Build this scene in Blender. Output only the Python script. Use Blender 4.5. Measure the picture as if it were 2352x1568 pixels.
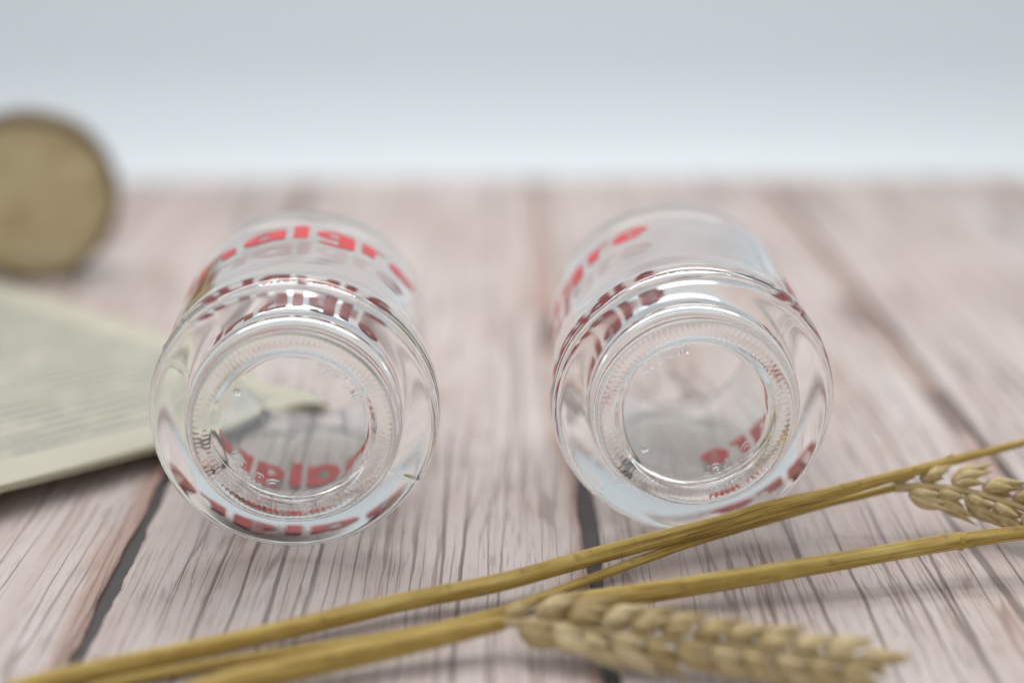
import bpy, bmesh, math, random
from mathutils import Vector, Matrix, noise

random.seed(7)
R = math.radians
sc = bpy.context.scene
for o in list(bpy.data.objects):
    bpy.data.objects.remove(o, do_unlink=True)
col = sc.collection

# ------------------------------------------------------------------ camera
CAM_H, PITCH, LENS = 0.1558, 19.6, 50.0
cd = bpy.data.cameras.new('camera')
cam = bpy.data.objects.new('camera', cd)
col.objects.link(cam)
cam.location = (0, 0, CAM_H)
cam.rotation_euler = (R(90 - PITCH), 0, 0)
cd.lens = LENS
cd.sensor_width = 36
cd.clip_start = 0.01
cd.clip_end = 20
cd.dof.use_dof = True
cd.dof.focus_distance = 0.319
cd.dof.aperture_fstop = 3.1
sc.camera = cam

# ------------------------------------------------------------------ world and lamps
w = bpy.data.worlds.new('World')
sc.world = w
w.use_nodes = True
bg = w.node_tree.nodes['Background']
bg.inputs[0].default_value = (0.95, 0.975, 1.0, 1)
bg.inputs[1].default_value = 0.60


def area(name, loc, target, sx, sy, power, color=(1, 1, 1), spread=180):
    l = bpy.data.lights.new(name, 'AREA')
    l.shape = 'RECTANGLE'
    l.size, l.size_y = sx, sy
    l.energy = power
    l.color = color
    l.spread = R(spread)
    o = bpy.data.objects.new(name, l)
    col.objects.link(o)
    o.location = loc
    d = Vector(target) - Vector(loc)
    o.rotation_euler = d.to_track_quat('-Z', 'Y').to_euler()
    return o


area('light_panel', (-0.05, 0.70, 0.46), (0, 0.30, 0), 0.9, 0.07, 0.50, (1.0, 0.985, 0.96), 120)
area('overhead_softbox', (0, 0.70, 0.70), (0, 0.68, 0), 1.1, 0.70, 2.3, (0.97, 0.985, 1.0))
for row in range(2):                      # two rows of small diodes along the light panel
    for k in range(15):
        area('light_diode', (-0.23 + k * 0.033, 0.56 - row * 0.05, 0.47), (0, 0.33, 0), 0.009, 0.009, 0.025, (1, 1, 1))

sc.view_settings.view_transform = 'Standard'
sc.view_settings.look = 'None'
sc.view_settings.exposure = 0.17
sc.view_settings.gamma = 1.0
sc.render.engine = 'CYCLES'
cy = sc.cycles
cy.use_denoising = True
cy.max_bounces = 20
cy.transmission_bounces = 18
cy.glossy_bounces = 8
cy.diffuse_bounces = 4
cy.transparent_max_bounces = 8
cy.caustics_reflective = True
cy.caustics_refractive = True
cy.sample_clamp_indirect = 4.0
cy.blur_glossy = 0.3


# ------------------------------------------------------------------ helpers
def P(px, py, z):
    """photograph pixel (2352 px wide view) -> point at height z"""
    f = 2352 * LENS / 36
    u, v = px - 1176, py - 784
    c, s = math.cos(R(PITCH)), math.sin(R(PITCH))
    Y, D = f * c - v * s, f * s + v * c
    k = (CAM_H - z) / D
    return Vector((u * k, Y * k, z))


def tag(o, label=None, cat=None, group=None, kind=None):
    for k, v in (('label', label), ('category', cat), ('group', group), ('kind', kind)):
        if v:
            o[k] = v
    return o


def empty(name, loc=(0, 0, 0)):
    o = bpy.data.objects.new(name, None)
    o.empty_display_size = 0.01
    col.objects.link(o)
    o.location = loc
    return o


def link(name, me, mat, parent=None, smooth=True):
    if mat and not me.materials:
        me.materials.append(mat)
    if smooth:
        for p in me.polygons:
            p.use_smooth = True
    o = bpy.data.objects.new(name, me)
    col.objects.link(o)
    o.parent = parent
    return o


def mesh(name, v, f, uv=None):
    me = bpy.data.meshes.new(name)
    me.from_pydata([tuple(x) for x in v], [], f)
    if uv:
        l = me.uv_layers.new(name='UVMap')
        for p in me.polygons:
            for li in p.loop_indices:
                l.data[li].uv = uv[me.loops[li].vertex_index]
    me.update()
    return me


class NT:
    """small helper for node materials"""
    def __init__(s, name):
        s.m = bpy.data.materials.new(name)
        s.m.use_nodes = True
        s.t = s.m.node_tree
        s.b = s.t.nodes['Principled BSDF']

    def n(s, typ, **kw):
        nd = s.t.nodes.new(typ)
        for k, v in kw.items():
            setattr(nd, k, v)
        return nd

    def l(s, a, b):
        s.t.links.new(a, b)

    def math(s, op, a, b=None, c=None, clamp=False):
        nd = s.n('ShaderNodeMath', operation=op, use_clamp=clamp)
        for i, x in enumerate((a, b, c)):
            if x is None:
                continue
            if isinstance(x, (int, float)):
                nd.inputs[i].default_value = x
            else:
                s.l(x, nd.inputs[i])
        return nd.outputs[0]

    def ramp(s, fac, stops):
        nd = s.n('ShaderNodeValToRGB')
        e = nd.color_ramp.elements
        while len(e) < len(stops):
            e.new(0.5)
        for i, (p, c) in enumerate(stops):
            e[i].position = p
            e[i].color = (c, c, c, 1) if isinstance(c, (int, float)) else (*c, 1)
        s.l(fac, nd.inputs[0])
        return nd.outputs[0]

    def mix(s, fac, a, b, mode='MIX'):
        nd = s.n('ShaderNodeMix', data_type='RGBA', blend_type=mode)
        for i, x in ((0, fac), (6, a), (7, b)):
            if isinstance(x, (int, float)):
                nd.inputs[i].default_value = x
            elif isinstance(x, tuple):
                nd.inputs[i].default_value = (*x, 1)
            else:
                s.l(x, nd.inputs[i])
        return nd.outputs[2]

    def noise(s, vec, scale, detail=4, rough=0.55, dist=0.0):
        nd = s.n('ShaderNodeTexNoise')
        nd.inputs['Scale'].default_value = scale
        nd.inputs['Detail'].default_value = detail
        nd.inputs['Roughness'].default_value = rough
        nd.inputs['Distortion'].default_value = dist
        s.l(vec, nd.inputs['Vector'])
        return nd.outputs[0]

    def scale(s, vec, sc3, off=None):
        nd = s.n('ShaderNodeMapping')
        nd.inputs['Scale'].default_value = sc3
        s.l(vec, nd.inputs['Vector'])
        if off is not None:
            s.l(off, nd.inputs['Location'])
        return nd.outputs[0]

    def set(s, **kw):
        for k, v in kw.items():
            s.b.inputs[k.replace('_', ' ')].default_value = v
        return s


# ------------------------------------------------------------------ materials
def wood_material():
    t = NT('whitewashed_wood')
    tc = t.n('ShaderNodeTexCoord')
    oi = t.n('ShaderNodeObjectInfo')
    off = t.n('ShaderNodeCombineXYZ')
    for i, k in enumerate((3.1, 7.7, 1.3)):
        t.l(t.math('MULTIPLY', oi.outputs['Random'], k), off.inputs[i])
    base = t.n('ShaderNodeVectorMath', operation='ADD')
    t.l(tc.outputs['Object'], base.inputs[0])
    t.l(off.outputs[0], base.inputs[1])
    p = base.outputs[0]
    # sideways wander of the grain
    wn = t.noise(t.scale(p, (14, 5, 1)), 1.0, 3)
    sx = t.n('ShaderNodeSeparateXYZ')
    t.l(p, sx.inputs[0])
    wx = t.math('ADD', sx.outputs[0], t.math('MULTIPLY', t.math('SUBTRACT', wn, 0.5), 0.006))
    wn2 = t.noise(t.scale(p, (90, 60, 1)), 1.0, 2)
    wx = t.math('ADD', wx, t.math('MULTIPLY', t.math('SUBTRACT', wn2, 0.5), 0.0009))
    cv = t.n('ShaderNodeCombineXYZ')
    t.l(wx, cv.inputs[0])
    t.l(sx.outputs[1], cv.inputs[1])
    g = cv.outputs[0]

    def cracks(xs, ys, width, mask_scale, lo, hi):
        vo = t.n('ShaderNodeTexVoronoi', feature='DISTANCE_TO_EDGE', voronoi_dimensions='2D')
        vo.inputs['Scale'].default_value = 1
        vo.inputs['Randomness'].default_value = 0.9
        t.l(t.scale(g, (xs, ys, 1)), vo.inputs['Vector'])
        m = t.noise(t.scale(g, mask_scale), 1.0, 3)
        mk = t.ramp(m, [(lo, 0.0), (hi, 1.0)])
        wv = t.math('MULTIPLY', mk, width)
        d = t.math('SUBTRACT', wv, vo.outputs['Distance'])
        return t.math('MULTIPLY', d, 2.6 / width, clamp=True)

    long1 = cracks(135, 2.4, 0.062, (60, 5, 1), 0.34, 0.58)
    long2 = cracks(330, 8.0, 0.10, (50, 12, 1), 0.38, 0.58)
    fine = t.ramp(t.noise(t.scale(g, (1500, 70, 1)), 1.0, 3, 0.6), [(0.54, 0.0), (0.60, 1.0)])
    finem = t.ramp(t.noise(t.scale(g, (60, 16, 1)), 1.0, 4), [(0.36, 0.0), (0.58, 1.0)])
    fine = t.math('MULTIPLY', fine, finem)
    # broad colour
    big = t.noise(t.scale(p, (26, 7, 1)), 1.0, 6, 0.62)
    streak = t.noise(t.scale(g, (260, 6, 1)), 1.0, 5, 0.6)
    tone = t.math('ADD', t.math('MULTIPLY', big, 0.55), t.math('MULTIPLY', streak, 0.45))
    c = t.ramp(tone, [(0.36, (0.465, 0.36, 0.325)), (0.46, (0.515, 0.428, 0.395)),
                      (0.54, (0.545, 0.468, 0.44)), (0.66, (0.575, 0.52, 0.495))])
    pt = t.noise(t.scale(p, (34, 11, 3)), 1.0, 4, 0.6)
    c = t.mix(t.math('MULTIPLY', t.ramp(pt, [(0.54, 0), (0.72, 1)]), 0.6), c, (0.40, 0.245, 0.20))
    rust = t.noise(t.scale(p, (55, 16, 9)), 1.0, 5, 0.6)
    c = t.mix(t.math('MULTIPLY', t.ramp(rust, [(0.61, 0), (0.73, 1)]), 0.45), c, (0.40, 0.20, 0.11))
    # worn orange-brown plank edge
    ug = t.n('ShaderNodeUVMap')
    su = t.n('ShaderNodeSeparateXYZ')
    t.l(ug.outputs[0], su.inputs[0])
    en = t.noise(t.scale(p, (60, 22, 1)), 1.0, 4)
    ed = t.math('SUBTRACT', t.math('MULTIPLY', en, 0.13), t.math('SUBTRACT', 1.0, su.outputs[0]))
    ed = t.math('MULTIPLY', ed, 26, clamp=True)
    c = t.mix(t.math('MULTIPLY', ed, 0.6), c, (0.33, 0.165, 0.105))
    c = t.mix(t.math('MULTIPLY', fine, 0.50), c, (0.19, 0.11, 0.09))
    c = t.mix(t.math('MULTIPLY', long2, 0.55), c, (0.17, 0.105, 0.085))
    c = t.mix(t.math('MULTIPLY', long1, 0.70), c, (0.085, 0.055, 0.045))
    t.l(c, t.b.inputs['Base Color'])
    h = t.math('ADD', t.math('MULTIPLY', long1, -1.0), t.math('MULTIPLY', long2, -0.6))
    h = t.math('ADD', h, t.math('MULTIPLY', fine, -0.35))
    bp = t.n('ShaderNodeBump')
    bp.inputs['Strength'].default_value = 0.35
    bp.inputs['Distance'].default_value = 0.0004
    t.l(h, bp.inputs['Height'])
    t.l(bp.outputs[0], t.b.inputs['Normal'])
    t.set(Roughness=0.42, Specular_IOR_Level=0.55)
    return t.m


def simple(name, c, rough=0.6, spec=0.4, var=0.0, vscale=200, bump=0.0):
    t = NT(name)
    t.set(Base_Color=(*c, 1), Roughness=rough, Specular_IOR_Level=spec)
    if var:
        tc = t.n('ShaderNodeTexCoord')
        nz = t.noise(tc.outputs['Object'], vscale, 5)
        t.l(t.mix(nz, tuple(x * (1 - var) for x in c), tuple(min(1, x * (1 + var)) for x in c)), t.b.inputs['Base Color'])
        if bump:
            bp = t.n('ShaderNodeBump')
            bp.inputs['Strength'].default_value = bump
            bp.inputs['Distance'].default_value = 0.0005
            t.l(nz, bp.inputs['Height'])
            t.l(bp.outputs[0], t.b.inputs['Normal'])
    return t.m


def straw_material(name, lo, mid, hi, grey, vary):
    t = NT(name)
    tc = t.n('ShaderNodeTexCoord')
    oi = t.n('ShaderNodeObjectInfo')
    uv = tc.outputs['UV']
    st = t.noise(t.scale(uv, (1.6, 30, 1)), 1.0, 4, 0.6)           # long fibres
    bl = t.noise(t.scale(uv, (7, 5, 1)), 1.0, 4, 0.6)          # blotches along the stem
    v = t.math('ADD', t.math('MULTIPLY', st, 0.6), t.math('MULTIPLY', bl, 0.4))
    v = t.math('ADD', v, t.math('MULTIPLY', t.math('SUBTRACT', oi.outputs['Random'], 0.5), vary))
    c = t.ramp(v, [(0.39, lo), (0.50, mid), (0.61, hi)])
    gm = t.noise(t.scale(uv, (30, 2.5, 1)), 1.0, 5, 0.65)
    c = t.mix(t.math('MULTIPLY', t.ramp(gm, [(0.58, 0), (0.70, 1)]), 0.6), c, grey)
    t.l(c, t.b.inputs['Base Color'])
    bp = t.n('ShaderNodeBump')
    bp.inputs['Strength'].default_value = 0.6
    bp.inputs['Distance'].default_value = 0.0002
    t.l(t.noise(t.scale(uv, (5, 40, 1)), 1.0, 2), bp.inputs['Height'])
    t.l(bp.outputs[0], t.b.inputs['Normal'])
    t.set(Roughness=0.6, Specular_IOR_Level=0.25)
    return t.m


def page_material():
    t = NT('printed_page')
    tc = t.n('ShaderNodeTexCoord')
    s = t.n('ShaderNodeSeparateXYZ')
    t.l(tc.outputs['UV'], s.inputs[0])          # u, v in metres from the page corner
    u, v = s.outputs[0], s.outputs[1]
    ln = t.math('FRACT', t.math('DIVIDE', v, 0.0051))
    line = t.math('MULTIPLY', t.math('LESS_THAN', ln, 0.52), 1.0)
    row = t.math('FLOOR', t.math('DIVIDE', v, 0.0051))
    cv = t.n('ShaderNodeCombineXYZ')
    t.l(t.math('MULTIPLY', u, 1.0), cv.inputs[0])
    t.l(t.math('MULTIPLY', row, 3.7), cv.inputs[1])
    words = t.ramp(t.noise(t.scale(cv.outputs[0], (70, 1, 1)), 1.0, 1), [(0.38, 0.35), (0.44, 1)])
    lett = t.ramp(t.noise(t.scale(tc.outputs['UV'], (1500, 900, 1)), 1.0, 1), [(0.44, 0.35), (0.52, 1)])
    ink = t.math('MULTIPLY', t.math('MULTIPLY', line, words), lett)
    for a, thr, op in ((u, 0.012, 'GREATER_THAN'), (v, 0.013, 'GREATER_THAN'), (u, 0.128, 'LESS_THAN'), (v, 0.185, 'LESS_THAN')):
        ink = t.math('MULTIPLY', ink, t.math(op, a, thr))
    pn = t.noise(tc.outputs['UV'], 60, 5)
    c = t.mix(pn, (0.43, 0.405, 0.315), (0.49, 0.465, 0.38))
    c = t.mix(t.math('MULTIPLY', ink, 0.78), c, (0.085, 0.105, 0.12))
    t.l(c, t.b.inputs['Base Color'])
    t.set(Roughness=0.6, Specular_IOR_Level=0.3)
    return t.m


def slice_material():
    t = NT('cut_wood_face')
    tc = t.n('ShaderNodeTexCoord')
    vm = t.n('ShaderNodeVectorMath', operation='LENGTH')
    t.l(tc.outputs['Object'], vm.inputs[0])
    ring = t.noise(t.scale(tc.outputs['Object'], (60, 60, 220)), 1.0, 4, 0.6, 0.4)
    band = t.ramp(t.math('MULTIPLY', vm.outputs['Value'], 34.0), [(0.0, 0.35), (0.72, 0.3), (0.90, 0.75), (1.0, 1.0)])
    c = t.mix(t.ramp(ring, [(0.38, 0), (0.66, 1)]), (0.50, 0.42, 0.235), (0.66, 0.57, 0.34))
    c = t.mix(t.math('MULTIPLY', band, 0.45), c, (0.30, 0.19, 0.10))
    mot = t.noise(t.scale(tc.outputs['Object'], (70, 70, 160)), 1.0, 5, 0.6)
    c = t.mix(t.math('MULTIPLY', t.ramp(mot, [(0.50, 0), (0.62, 1)]), 0.55), c, (0.30, 0.20, 0.09))
    t.l(c, t.b.inputs['Base Color'])
    t.set(Roughness=0.7)
    return t.m


def glass_material():
    t = NT('clear_glass')
    t.set(Base_Color=(0.985, 0.997, 0.992, 1), Roughness=0.0, IOR=1.5, Transmission_Weight=1.0)
    return t.m


M_wood = wood_material()
M_gap = simple('dark_gap', (0.05, 0.042, 0.04), 0.5, 0.4)
M_white = simple('white_paper', (0.70, 0.735, 0.755), 0.75, 0.2)
M_glass = glass_material()
M_red = simple('red_enamel', (0.58, 0.035, 0.04), 0.35, 0.4)
M_straw = straw_material('straw', (0.23, 0.135, 0.035), (0.43, 0.29, 0.07), (0.60, 0.455, 0.165), (0.17, 0.11, 0.045), 0.03)
M_husk = straw_material('husk', (0.35, 0.245, 0.11), (0.49, 0.37, 0.185), (0.62, 0.50, 0.295), (0.33, 0.22, 0.095), 0.20)
M_page = page_material()
M_edge = simple('page_edges', (0.50, 0.47, 0.33), 0.7, 0.2, 0.25, 900)
M_cover = simple('book_cover', (0.055, 0.06, 0.028), 0.5, 0.4, 0.2, 90)
M_face = slice_material()
M_bark = simple('bark', (0.15, 0.115, 0.075), 0.85, 0.2, 0.5, 260, 0.8)

# ------------------------------------------------------------------ the setting: planks and backdrop
TAB_ROT = -0.0165                                   # planks run a touch left of the view axis
FAR = 0.672
ca, sa = math.cos(TAB_ROT), math.sin(TAB_ROT)


def tw(x, y, z):                                     # plank coordinates -> world
    return Vector((x * ca + y * sa, -x * sa + y * ca, z))


tab = link('tabletop', mesh('tabletop', [tw(x, y, z) for z in (-0.012, -0.0011) for x, y in ((-0.56, 0.05), (0.62, 0.05), (0.62, FAR - 0.003), (-0.56, FAR - 0.003))],
                            [(3, 2, 1, 0), (4, 5, 6, 7), (0, 1, 5, 4), (1, 2, 6, 5), (2, 3, 7, 6), (3, 0, 4, 7)]), M_gap, smooth=False)
tag(tab, kind='structure')


def gx(px, py):                                      # plank x of a point on a gap line
    p = P(px, py, 0)
    return p.x * ca - p.y * sa


GAPS = [gx(330, 1200), gx(1372, 1340), gx(2150, 880)]
pitch = (GAPS[2] - GAPS[0]) / 2
xs = [GAPS[0] - 4 * pitch, GAPS[0] - 3 * pitch, GAPS[0] - 2 * pitch, GAPS[0] - pitch, *GAPS, GAPS[2] + pitch, GAPS[2] + 2 * pitch, GAPS[2] + 3 * pitch, GAPS[2] + 4 * pitch]
GW = 0.0028
for i in range(len(xs) - 1):
    a, b = xs[i] + GW / 2, xs[i + 1] - GW / 2
    if b < -0.56 or a > 0.62:
        continue
    n = 260
    v, f, uv = [], [], []
    y0, y1 = 0.05, FAR
    for k in range(n + 1):
        y = y0 + (y1 - y0) * k / n
        wl = 0.0009 * noise.noise((y * 60, i * 9.1, 0)) + 0.0005 * noise.noise((y * 260, i * 3.1, 5)) + 0.0016 * noise.noise((y * 9, i * 2.7, 2))
        wr = 0.0009 * noise.noise((y * 60, i * 9.1, 40)) + 0.0006 * noise.noise((y * 260, i * 3.1, 45)) + 0.0016 * noise.noise((y * 9, i * 2.7, 42))
        shut = (GW - 0.0005) / 2 * min(1, max(0, (y - 0.36) / 0.05))
        A, B = a + wl - shut * (1 if i == 5 else 0.55), b + wr + shut * (1 if i == 4 else 0.55)
        for x, z in ((A, -0.0012), (A + 0.0001, -0.0003), (A + 0.0006, 0), (B - 0.0006, 0), (B - 0.0001, -0.0003), (B, -0.0012)):
            v.append(tw(x, y, z))
            uv.append(((x - a) / (b - a), y))
    for k in range(n):
        for j in range(5):
            p = k * 6 + j
            f.append((p, p + 1, p + 7, p + 6))
    o = link('plank', mesh('plank', v, f, uv), M_wood, tab, smooth=False)

v, f = [], []
prof = [(FAR + 0.0, -0.0135), (1.15, -0.0135)]
for k in range(1, 13):
    a = k / 12 * math.pi / 2
    prof.append((1.15 + 0.35 * math.sin(a), -0.0135 + 0.35 * (1 - math.cos(a))))
prof.append((1.50, 0.9))
prof = [(-0.1, -0.0135)] + prof
for y, z in prof:
    v += [(-1.4, y, z), (1.4, y, z)]
f = [(2 * k, 2 * k + 1, 2 * k + 3, 2 * k + 2) for k in range(len(prof) - 1)]
bd = link('backdrop', mesh('backdrop', v, f), M_white)
tag(bd, kind='structure')

# ------------------------------------------------------------------ glass tumblers
RG = 0.0327
RB = 0.0321                                           # body radius


def catmull(pts, n):
    out = []
    for i in range(len(pts) - 1):
        p0, p1, p2, p3 = pts[max(i - 1, 0)], pts[i], pts[i + 1], pts[min(i + 2, len(pts) - 1)]
        for k in range(n):
            t = k / n
            out.append(tuple(0.5 * (2 * b + (c - a) * t + (2 * a - 5 * b + 4 * c - d) * t * t + (3 * b - a - 3 * c + d) * t ** 3)
                             for a, b, c, d in zip(p0, p1, p2, p3)))
    out.append(tuple(pts[-1]))
    return out


def glass_mesh():
    mm = 0.001
    outer = [(0.15, 3.2), (8, 3.1), (14.5, 2.7), (16.6, 2.5), (17.4, 1.7), (18.2, 0.75), (19.0, 0.35), (20.2, 0.12), (21.4, 0.15), (22.2, 0.5),
             (22.7, 1.1), (23.0, 1.9), (23.5, 2.45), (24.4, 2.75), (27.0, 3.4), (29.2, 4.0), (30.5, 4.6), (31.5, 5.7), (32.2, 7.4), (32.6, 9.6), (32.7, 12), (32.5, 14.5), (32.1, 19),
             (32.05, 26), (32.05, 38), (32.05, 50), (32.0, 61), (31.9, 67.5), (31.5, 69.2), (30.5, 69.9), (28.0, 69.9), (24.9, 69.4), (24.1, 67.5)]
    inner = [(23.7, 60), (23.6, 48), (23.5, 34), (23.5, 24), (23.45, 14), (23.2, 9.8), (22.4, 8.2), (20.6, 7.5), (16, 7.2), (10, 7.1), (5, 7.05), (0.15, 7.05)]
    pr = catmull([(a * mm, b * mm) for a, b in outer + inner], 4)
    nout = (len(outer) - 1) * 4
    N = 768
    v, f = [], []
    for i, (r, z) in enumerate(pr):
        for k in range(N):
            th = 2 * math.pi * k / N
            rr, zz = r, z
            if i < nout:
                if 0.0180 < r < 0.0224 and z < 0.0012:          # two rows of knurled dots on the standing ring
                    for c0, ph in ((0.0192, 0.0), (0.0211, math.pi)):
                        wdw = max(0.0, 1 - ((r - c0) / 0.0008) ** 2)
                        zz -= 0.00007 * wdw * max(0.0, math.sin(96 * th + ph)) ** 0.8
                for sm in (R(-150), R(30)):                      # mould seams
                    d = (th - sm + math.pi) % (2 * math.pi) - math.pi
                    wd = d * max(r, 0.02) / 0.00055
                    if abs(wd) < 3 and r > 0.0236:
                        rr += 0.00013 * math.exp(-wd * wd)
                        zz -= 0.00006 * math.exp(-wd * wd)
                if r > 0.02:                                     # slight unevenness of pressed glass
                    rr += 0.00006 * math.sin(3 * th + z * 90) + 0.00004 * math.sin(7 * th - z * 160)
            else:
                rr += r / 0.03 * (0.00012 * math.sin(2 * th + 1 + z * 60) + 0.00008 * math.sin(5 * th - z * 120))
                zz += (0.00006 * math.sin(th * 3 + r * 300) + 0.00005 * math.sin(th * 2 + 1)) * min(1, (r / 0.014) ** 2) + 0.00008 * math.cos(r * 420) * (1 if z < 0.0074 else 0)
            v.append((rr * math.cos(th), rr * math.sin(th), zz))
    L = len(pr)
    for i in range(L - 1):
        for k in range(N):
            k2 = (k + 1) % N
            f.append((i * N + k, (i + 1) * N + k, (i + 1) * N + k2, i * N + k2))
    f.append(tuple(range(N)))                       # little caps on the axis
    f.append(tuple(reversed(range((L - 1) * N, L * N))))
    me = mesh('glass_body', v, f)
    bm = bmesh.new()
    bm.from_mesh(me)
    bmesh.ops.recalc_face_normals(bm, faces=bm.faces)
    bm.to_mesh(me)
    bm.free()
    return me


# --- printed word, drawn from heavy round strokes (x along the circumference, y along the axis)
XH, ST = 0.0084, 0.0036


def arcstrip(cx, cy, rx, ry, a0, a1, t0, t1, n=22):
    """elliptic stroke, thickness t0 across x and t1 across y"""
    s = []
    for k in range(n + 1):
        a = R(a0 + (a1 - a0) * k / n)
        s.append(((cx + rx * math.cos(a), cy + ry * math.sin(a)), (cx + (rx - t0) * math.cos(a), cy + (ry - t1) * math.sin(a))))
    return s


def rect(x0, x1, y0, y1, n=5):
    return [((x0, y0 + (y1 - y0) * k / n), (x1, y0 + (y1 - y0) * k / n)) for k in range(n + 1)]


def glyph(ch):
    h, s = XH, ST
    wd = {'n': 0.0122, 'g': 0.0096, 'e': 0.0098}.get(ch, 0.0108)
    if ch == 'i':
        return s, [rect(0, s, 0, h), arcstrip(s / 2, h + 0.0024, s / 2, s / 2, 0, 360, s / 2 * 0.99, s / 2 * 0.99)]
    if ch == 'l':
        return s, [rect(0, s, 0, h * 1.3)]
    if ch == 'n':
        return wd, [rect(0, s, 0, h), arcstrip(wd / 2, h - 0.0044, wd / 2, 0.0044, 0, 180, s, 0.0023), rect(wd - s, wd, 0, h - 0.0044)]
    if ch == 'a':
        return wd, [arcstrip(wd / 2, h / 2, wd / 2, h / 2, 0, 360, s, 0.0023, 40), rect(wd - s, wd, 0, h)]
    if ch == 'g':
        return wd, [arcstrip(wd / 2, h / 2 + 0.0006, wd / 2, h / 2 - 0.0006, 0, 360, s * 0.75, 0.0020, 40), rect(wd - s * 1.15, wd, -0.0010, h),
                    arcstrip(wd / 2, -0.0010, wd / 2, 0.0026, 200, 360, s, 0.0014)]
    if ch == 'r':
        return 0.0058, [rect(0, s, 0, h), arcstrip(0.0056, h - 0.0044, 0.0056, 0.0044, 75, 180, s, 0.0016)]
    if ch == 'e':
        return wd, [arcstrip(wd / 2, h / 2, wd / 2, h / 2, 0, 315, s, 0.0020, 36), rect(wd * 0.25, wd * 0.93, h * 0.40, h * 0.58)]


def word_mesh(word, gap, y0, th0, flip):
    tot = sum(glyph(c)[0] for c in word) + gap * (len(word) - 1)
    x = -tot / 2
    v, f, lay = [], [], 0
    for c in word:
        gw, strips = glyph(c)
        # ink layer: outer face just proud of the glass, inner face fused into it
        for st, base_r in [(q, 0.03205 + 0.00014) for q in strips] + [(q, 0.03205 - 0.00017) for q in strips]:
            rr = base_r - 0.000012 * (lay % 5)
            lay += 1
            b = len(v)
            for pa, pb in st:
                for j in range(3):
                    t = j / 2
                    xx, yy = x + pa[0] * (1 - t) + pb[0] * t, pa[1] * (1 - t) + pb[1] * t
                    th = th0 + xx / RB
                    v.append((rr * math.cos(th), rr * math.sin(th), y0 + yy))
            for k in range(len(st) - 1):
                for j in range(2):
                    q = b + k * 3 + j
                    f.append((q, q + 1, q + 4, q + 3))
        x += gw + gap
    return mesh('printed_word', v, f)


def emboss_mesh(txt, phi0, rad, size):
    """raised lettering on the underside; tops outward, reading clockwise as seen from below"""
    cu = bpy.data.curves.new('emboss', 'FONT')
    cu.body = txt
    cu.size = size
    cu.extrude = 0.00050
    cu.offset = 0.00012
    cu.space_character = 1.15
    cu.resolution_u = 3
    ob = bpy.data.objects.new('emboss', cu)
    col.objects.link(ob)
    bpy.context.view_layer.update()
    dg = bpy.context.evaluated_depsgraph_get()
    src = bpy.data.meshes.new_from_object(ob.evaluated_get(dg))
    bpy.data.objects.remove(ob, do_unlink=True)
    for vt in src.vertices:
        x, y, z = vt.co
        ph = phi0 - x / rad
        r = rad + y
        a, b = r * math.cos(ph), r * math.sin(ph)
        vt.co = (a, -b, 0.00282 - z)
    src.materials.clear()
    bm = bmesh.new()
    bm.from_mesh(src)
    bmesh.ops.remove_doubles(bm, verts=bm.verts, dist=1e-6)
    bmesh.ops.recalc_face_normals(bm, faces=bm.faces)
    bm.to_mesh(src)
    bm.free()
    return src


def dot_mesh(phi, rad, s):
    bm = bmesh.new()
    bmesh.ops.create_uvsphere(bm, u_segments=20, v_segments=12, radius=s)
    for vt in bm.verts:
        vt.co = Vector((vt.co.x + rad * math.cos(phi), vt.co.y - rad * math.sin(phi), vt.co.z * 0.6 + 0.0027))
    me = bpy.data.meshes.new('mould_mark')
    bm.to_mesh(me)
    bm.free()
    return me


ME_body = glass_mesh()
ME_word = [word_mesh('inalgre', 0.0019, 0.0418, R(-89.5), False), word_mesh('inalgre', 0.0019, 0.0270, R(93.5), False)]
ME_em = [emboss_mesh('Duren', R(255), 0.0142, 0.0044), emboss_mesh('47BCM', R(68), 0.0143, 0.0034)]
ME_dot = dot_mesh(R(145), 0.0145, 0.0009)


def tumbler(x, y, yaw, roll, label):
    t = empty('glass_tumbler')
    t.matrix_world = Matrix.Translation((x, y, RG + 0.0001)) @ Matrix.Rotation(R(yaw), 4, 'Z') @ Matrix.Rotation(R(-90), 4, 'X') @ Matrix.Rotation(R(roll), 4, 'Z')
    link('glass_body', ME_body, M_glass, t)
    for m in ME_word:
        link('printed_word', m, M_red, t)
    for m in ME_em:
        link('embossed_lettering', m, M_glass, t, smooth=False)
    link('mould_mark', ME_dot, M_glass, t)
    tag(t, label, 'glass', 'clear glasses lying on their sides')
    return t


tumbler(-0.0480, 0.2876, 5.0, 0, 'clear glass tumbler lying beside the open book, red lettering readable along its top')
tumbler(0.0413, 0.2955, -1.0, -75, 'clear glass tumbler lying behind the wheat stems, away from the book, red print turned sideways')

# ------------------------------------------------------------------ book
ZB = 0.0058
A, B = P(0, 1138, ZB), P(352, 1042, ZB)
C, D = P(0, 640, ZB), P(385, 768, ZB)
e1 = (A - B).normalized()
K = Vector((-0.0480, 0.3790, 0))                       # page corner behind the left glass
e1 = (A - K); e1.z = 0; e1.normalize()
e2 = (C - K); e2.z = 0; e2.normalize()
book = empty('open_book', (K.x, K.y, 0))
tag(book, 'open book with yellowed printed page lying flat beside a glass tumbler', 'book')


def bookpt(a, b, z):
    return Vector((e1.x * a + e2.x * b, e1.y * a + e2.y * b, z))


PW, PH = 0.142, 0.20
nu, nv = 40, 40


def pz(a, b):
    return ZB + 0.005 * (a / PW) ** 2 + 0.0006 * math.sin(b * 30) * (a / PW) - 0.0012 * math.exp(-a / 0.004)


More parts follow.
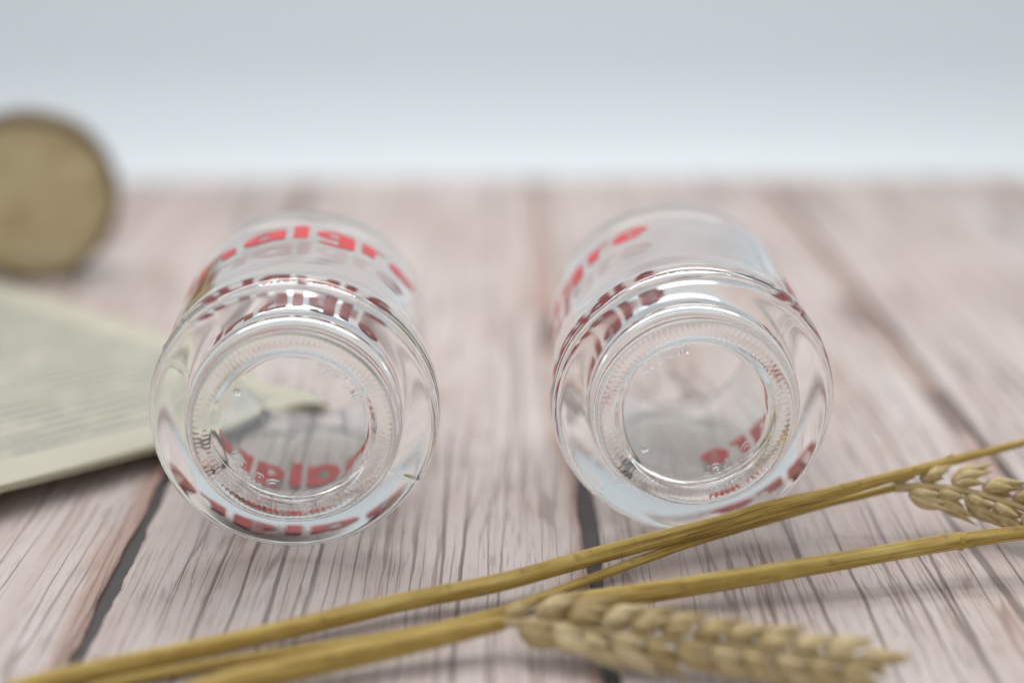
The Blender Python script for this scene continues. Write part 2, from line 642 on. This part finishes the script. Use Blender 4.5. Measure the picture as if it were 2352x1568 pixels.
v, f, uv = [], [], []
for i in range(nu + 1):
    for j in range(nv + 1):
        a, b = PW * i / nu, PH * j / nv
        bb = b + 0.003 * math.sin(a / PW * math.pi) * (b / PH)
        v.append(bookpt(a, bb, pz(a, b)))
        uv.append((a, b))
for i in range(nu):
    for j in range(nv):
        q = i * (nv + 1) + j
        f.append((q, q + nv + 1, q + nv + 2, q + 1))
me = mesh('page', v, f, uv)
pg = link('page', me, M_page, book)
# block of leaves below the open page: thin leaves stepped at the edge
for k in range(2):
    z1, z0 = -0.0003 - 0.00085 * k, -0.0003 - 0.00085 * (k + 1) + 0.0001
    ins = 0.0002 + 0.0005 * random.random()
    v, f = [], []
    rng = [(ins + (PW - ins) * i / 24) for i in range(25)]
    ring = [(a, ins) for a in rng] + [(PW, PH - ins)] + [(a, PH - ins) for a in reversed(rng)]
    for a, b in ring:
        zt = pz(a, b) + z1
        zb = pz(a, b) + z0
        v += [bookpt(a, b, zb), bookpt(a, b, zt)]
    n = len(ring)
    f = [(2 * i, 2 * ((i + 1) % n), 2 * ((i + 1) % n) + 1, 2 * i + 1) for i in range(n)]
    f += [tuple(2 * i + 1 for i in range(n))]
    link('leaf_section', mesh('leaf_section', v, f), M_edge, book, smooth=False)
# lower leaves and cover, set back under the lifted edge
def slab(name, a0, b0, zl, zh, mat, slope):
    v, f = [], []
    n = 16
    for i in range(n + 1):
        a = a0 + (PW - a0) * i / n
        top = (min(pz(a, 0.05) - 0.0021, zh + slope * (a - a0))) if slope else zh
        for b in (b0, PH - 0.002):
            v += [bookpt(a, b, zl), bookpt(a, b, max(top, zl + 0.0004))]
    for i in range(n):
        q = i * 4
        f += [(q, q + 4, q + 5, q + 1), (q + 2, q + 3, q + 7, q + 6), (q + 1, q + 5, q + 7, q + 3), (q, q + 2, q + 6, q + 4)]
    f += [(0, 1, 3, 2), (n * 4, n * 4 + 2, n * 4 + 3, n * 4 + 1)]
    return link(name, mesh(name, v, f), mat, book, smooth=False)


slab('book_cover', 0.012, 0.016, 0.0001, 0.0011, M_cover, 0)
slab('leaf_block', 0.016, 0.018, 0.0012, 0.0030, M_edge, 0.05)

# ------------------------------------------------------------------ slice of wood standing on edge
base = P(94, 646, 0)
RS = 0.0312
sl = empty('wood_slice', (base.x, base.y, 0))
tag(sl, 'round tan wood slice with dark bark standing upright behind the book', 'wood slice')
TH = 0.016
N = 72
rad = [RS * (1 + 0.012 * math.sin(3 * 2 * math.pi * k / N) + 0.006 * math.sin(8 * 2 * math.pi * k / N + 1)) for k in range(N)]


def ringpts(scale, y):
    return [(rad[k] * scale * math.cos(2 * math.pi * k / N), y, rad[k] * scale * math.sin(2 * math.pi * k / N)) for k in range(N)]


v = ringpts(0.90, 0.0) + ringpts(0.90, TH)
f = [tuple(range(N)), tuple(reversed(range(N, 2 * N)))] + [(k, N + k, N + (k + 1) % N, (k + 1) % N) for k in range(N)]
o = link('cut_face', mesh('cut_face', v, f), M_face, sl, smooth=False)
v = ringpts(0.903, 0.0008) + ringpts(0.91, -0.0005) + ringpts(0.975, -0.0003) + ringpts(1, 0.0015) + ringpts(1, TH - 0.0015) + ringpts(0.97, TH + 0.0003) + ringpts(0.903, TH)
f = [(j * N + k, j * N + (k + 1) % N, (j + 1) * N + (k + 1) % N, (j + 1) * N + k) for j in range(6) for k in range(N)]
o2 = link('bark', mesh('bark', v, f), M_bark, sl)
for q in (o, o2):
    q.location = (0, 0, RS * 0.99)
    q.rotation_euler = (0, 0, R(17))

# ------------------------------------------------------------------ wheat
def smooth_path(pts, n=10):
    return [Vector(p) for p in catmull([tuple(p) for p in pts], n)]


def tube(path, rads, ns=14, jag=0.0, wob=0.04, seed=0):
    v, f, uv = [], [], []
    L = 0
    for i, p in enumerate(path):
        t = (path[min(i + 1, len(path) - 1)] - path[max(i - 1, 0)]).normalized()
        s = t.cross(Vector((0, 0, 1))).normalized()
        u = s.cross(t)
        if i:
            L += (p - path[i - 1]).length
        for k in range(ns + 1):
            a = 2 * math.pi * k / ns
            r = rads[i] * (1 + wob * noise.noise((L * 150, math.cos(a) + seed, math.sin(a))))
            q = p + (s * math.cos(a) + u * math.sin(a)) * r
            if jag and i == len(path) - 1:
                q += t * jag * (0.5 + noise.noise((k * 2.3, seed, 1)) + (0.9 if k in (3, 4) else 0))
            v.append(q)
            uv.append((L * 10, k / ns))
    m = ns + 1
    for i in range(len(path) - 1):
        for k in range(ns):
            f.append((i * m + k, i * m + k + 1, (i + 1) * m + k + 1, (i + 1) * m + k))
    if not jag:
        f.append(tuple(reversed(range(ns))))
        f.append(tuple((len(path) - 1) * m + k for k in range(ns)))
    return mesh('stem', v, f, uv)


def husk_verts(length, wid, thick, tip, ns=12, nl=12, seed=0):
    """pointed boat-shaped husk along +x with a keel on top"""
    v, f, uv = [], [], []
    for i in range(nl + 1):
        t = i / nl
        if t < 0.42:
            prof = math.sin(t / 0.42 * math.pi / 2) ** 0.75
        else:
            prof = max(0.0, math.cos((t - 0.42) / 0.58 * math.pi / 2)) ** 0.85
        prof = max(prof, 0.03)
        x = t * length + (tip * max(0, t - 0.85) / 0.15 if t > 0.85 else 0)
        for k in range(ns):
            a = 2 * math.pi * k / ns
            keel = 1 + 0.16 * max(0, math.cos(a - math.pi / 2)) ** 6
            rib = 1 + 0.025 * math.cos(6 * a)
            v.append((x, math.cos(a) * wid / 2 * prof * rib, math.sin(a) * thick / 2 * prof * keel * rib + 0.0007 * math.sin(t * math.pi)))
            uv.append((t * 0.6 + seed, k / ns))
    for i in range(nl):
        for k in range(ns):
            f.append((i * ns + k, i * ns + (k + 1) % ns, (i + 1) * ns + (k + 1) % ns, (i + 1) * ns + k))
    f.append(tuple(reversed(range(ns))))
    f.append(tuple(nl * ns + k for k in range(ns)))
    return v, f, uv


def spikelet_mesh(seed):
    """a few husks fanned out from one point; +x along the spikelet, +z outward"""
    rnd = random.Random(seed)
    V, F, U = [], [], []
    specs = [(0.0106, 0.0038, 0.0034, 0.0018, 12, 4, 0.0006), (0.0106, 0.0038, 0.0034, 0.0020, -12, 2, 0.0006),
             (0.0116, 0.0034, 0.0034, 0.0028, 3, 9, 0.0012), (0.0082, 0.0040, 0.0034, 0.0007, 22, -6, 0.0), (0.0082, 0.0040, 0.0034, 0.0007, -22, -6, 0.0)]
    for L, wd, th, tip, yaw, pit, dz in specs:
        k = 1 + rnd.uniform(-0.08, 0.08)
        v, f, u = husk_verts(L * k, wd, th, tip, seed=rnd.random() * 5)
        m = Matrix.Translation((0, 0, dz)) @ Matrix.Rotation(R(yaw * 0.8 + rnd.uniform(-4, 4)), 4, 'Z') @ Matrix.Rotation(R(-pit + rnd.uniform(-4, 4)), 4, 'Y')
        b = len(V)
        V += [m @ Vector(p) for p in v]
        F += [tuple(i + b for i in q) for q in f]
        U += u
    return mesh('spikelet', V, F, U)


SPK = [spikelet_mesh(s) for s in range(5)]


def ear(root, pts, n, side, size0, size1, pitch0=26):
    """rachis curve with two alternating rows of spikelets, rows lying along +-side"""
    path = smooth_path(pts, 12)
    Ls = [0]
    for a, b in zip(path, path[1:]):
        Ls.append(Ls[-1] + (b - a).length)

    def at(s):
        for i in range(len(Ls) - 1):
            if Ls[i + 1] >= s:
                t = (s - Ls[i]) / (Ls[i + 1] - Ls[i])
                return path[i].lerp(path[i + 1], t), (path[i + 1] - path[i]).normalized()
        return path[-1], (path[-1] - path[-2]).normalized()
    link('rachis', tube(path, [0.0011 - 0.0005 * i / len(path) for i in range(len(path))], 8), M_husk, root)
    side = Vector(side).normalized()
    for i in range(n):
        t = i / (n - 1)
        p, d = at(Ls[-1] * t * 0.97)
        sg = 1 if i % 2 == 0 else -1
        o = (side - d * side.dot(d)).normalized() * sg
        if i == n - 1:
            o = o * 0.4
        pit = R(pitch0 + random.uniform(-5, 5)) * (1 - 0.45 * t)
        x = (d * math.cos(pit) + o * math.sin(pit)).normalized()
        z = (o - x * o.dot(x)).normalized()
        y = z.cross(x)
        sz = size0 + (size1 - size0) * t + random.uniform(-0.04, 0.04)
        if i == 0:
            sz *= 0.7
        m = Matrix((x, y, z)).transposed().to_4x4()
        s = link('spikelet', SPK[random.randrange(5)], M_husk, root)
        s.matrix_local = Matrix.Translation(p + o * 0.0010) @ m @ Matrix.Rotation(R(random.uniform(-25, 25)), 4, 'X') @ Matrix.Scale(sz, 4)


def stalk(name_label, pts, rads, sheath=None):
    p0 = Vector(pts[0])
    root = empty('wheat_stalk', (p0.x, p0.y, 0))
    off = Vector((p0.x, p0.y, 0))
    tag(root, name_label, 'wheat', 'dried wheat stalks')
    loc = [Vector(p) - off for p in pts]
    path = smooth_path(loc, 10)
    rr = []
    for i in range(len(path)):
        s = i / 10
        k = min(int(s), len(rads) - 2)
        rr.append(rads[k] + (rads[k + 1] - rads[k]) * min(1, s - k))
    link('stem', tube(path, rr, 16, seed=len(name_label)), M_straw, root)
    return root, off, path, rr


# long stem in front of the right glass
S1 = [P(20, 1590, .0022), P(146, 1554, .0024), P(586, 1461, .0030), P(919, 1383, .0036), P(1148, 1337, .0044), P(1363, 1277, .0052), P(1554, 1227, .0060),
      P(1665, 1197, .0082), P(1760, 1168, .0104), P(1895, 1136, .0122), P(2087, 1084, .0142), P(2352, 1016, .016), P(2480, 992, .0155), P(2600, 985, .013)]
r1 = [0.00192, 0.00192, 0.00192, 0.00192, 0.00192, 0.00187, 0.00182, 0.00171, 0.00171, 0.00161, 0.00126, 0.00091, 0.00091, 0.00091]
root, off, path, rr = stalk('long straw wheat stem with a torn sheath lying close against a glass base', S1, r1)
# torn leaf sheath that ends beside the glass
cut = 10 * 6 + 1
sp = path[0:cut]
sh = link('leaf_sheath', tube(sp, [r * 1.05 for r in rr[0:cut]], 16, jag=0.0026, seed=3), M_straw, root)
ear(root, [P(2600, 985, .013) - off, P(2720, 990, .011) - off, P(2860, 1010, .0095) - off, P(3000, 1040, .009) - off], 13, (0.05, 0.7, 0.5), 0.9, 0.75)

# thin stem with the ear whose base shows at the right
S2 = [P(200, 1585, .0016), P(390, 1541, .0016), P(919, 1456, .0018), P(1109, 1415, .0020), P(1204, 1386, .0022), P(1363, 1326, .0024), P(1554, 1256, .003),
      P(1665, 1222, .0042), P(1895, 1157, .0072), P(1977, 1138, .0088), P(2052, 1120, .0105)]
r2 = [0.00112, 0.00112, 0.00112, 0.00112, 0.00112, 0.00112, 0.00110, 0.00106, 0.00095, 0.00090, 0.00090]
root, off, path, rr = stalk('thin wheat stem half hidden under the longer one, its ear just past the glass', S2, r2)
ear(root, [P(2052, 1120, .0105) - off, P(2140, 1118, .0108) - off, P(2230, 1130, .0102) - off, P(2300, 1149, .0095) - off, P(2370, 1172, .0088) - off,
           P(2520, 1215, .0080) - off, P(2700, 1255, .0075) - off], 19, (0.25, 0.62, 0.62), 0.80, 0.86, 23)

# stem and ear in the foreground
S3 = [P(430, 1600, .0034), P(561, 1560, .0036), P(750, 1518, .0040), P(919, 1480, .0046), P(1046, 1452, .0052), P(1157, 1428, .0062)]
r3 = [0.00269, 0.00269, 0.00258, 0.00246, 0.00213, 0.00157]
root, off, path, rr = stalk('wheat stem bent down with its full ear resting across the plank gap', S3, r3)
ear(root, [P(1157, 1428, .0062) - off, P(1240, 1430, .0064) - off, P(1330, 1441, .0064) - off, P(1480, 1463, .0062) - off, P(1640, 1482, .0060) - off, P(1800, 1502, .0058) - off,
           P(1930, 1519, .0056) - off, P(1995, 1528, .0056) - off], 23, (0.1, 0.72, 0.62), 0.88, 0.74, 20)

# short thick stem with a knot
S4 = [P(1270, 1392, .0030), P(1404, 1372, .0034), P(1560, 1349, .0042), P(1729, 1322, .0052), P(1895, 1294, .0064), P(2124, 1254, .0078), P(2203, 1241, .0082), P(2352, 1222, .0092), P(2520, 1206, .010), P(2680, 1200, .010)]
r4 = [0.00222, 0.00222, 0.00212, 0.00202, 0.00192, 0.00182, 0.00182, 0.00157, 0.00152, 0.00152]
root, off, path, rr = stalk('thick yellow wheat stem with a small knot, behind the resting ear', S4, r4)
kp = 60
nd = path[kp - 5:kp + 2]
link('leaf_sheath', tube(path[0:kp + 1], [r * 1.05 for r in rr[0:kp + 1]], 16, jag=0.0012, seed=8), M_straw, root)
link('stem_knot', tube([path[kp - 1], path[kp], path[kp + 1], path[kp + 2]], [0.0016, 0.0022, 0.0014, 0.0015], 14, wob=0.25), M_straw, root)
ear(root, [P(2680, 1200, .010) - off, P(2800, 1205, .009) - off, P(2950, 1225, .008) - off, P(3100, 1250, .0075) - off], 13, (0.05, 0.7, 0.5), 0.85, 0.75)
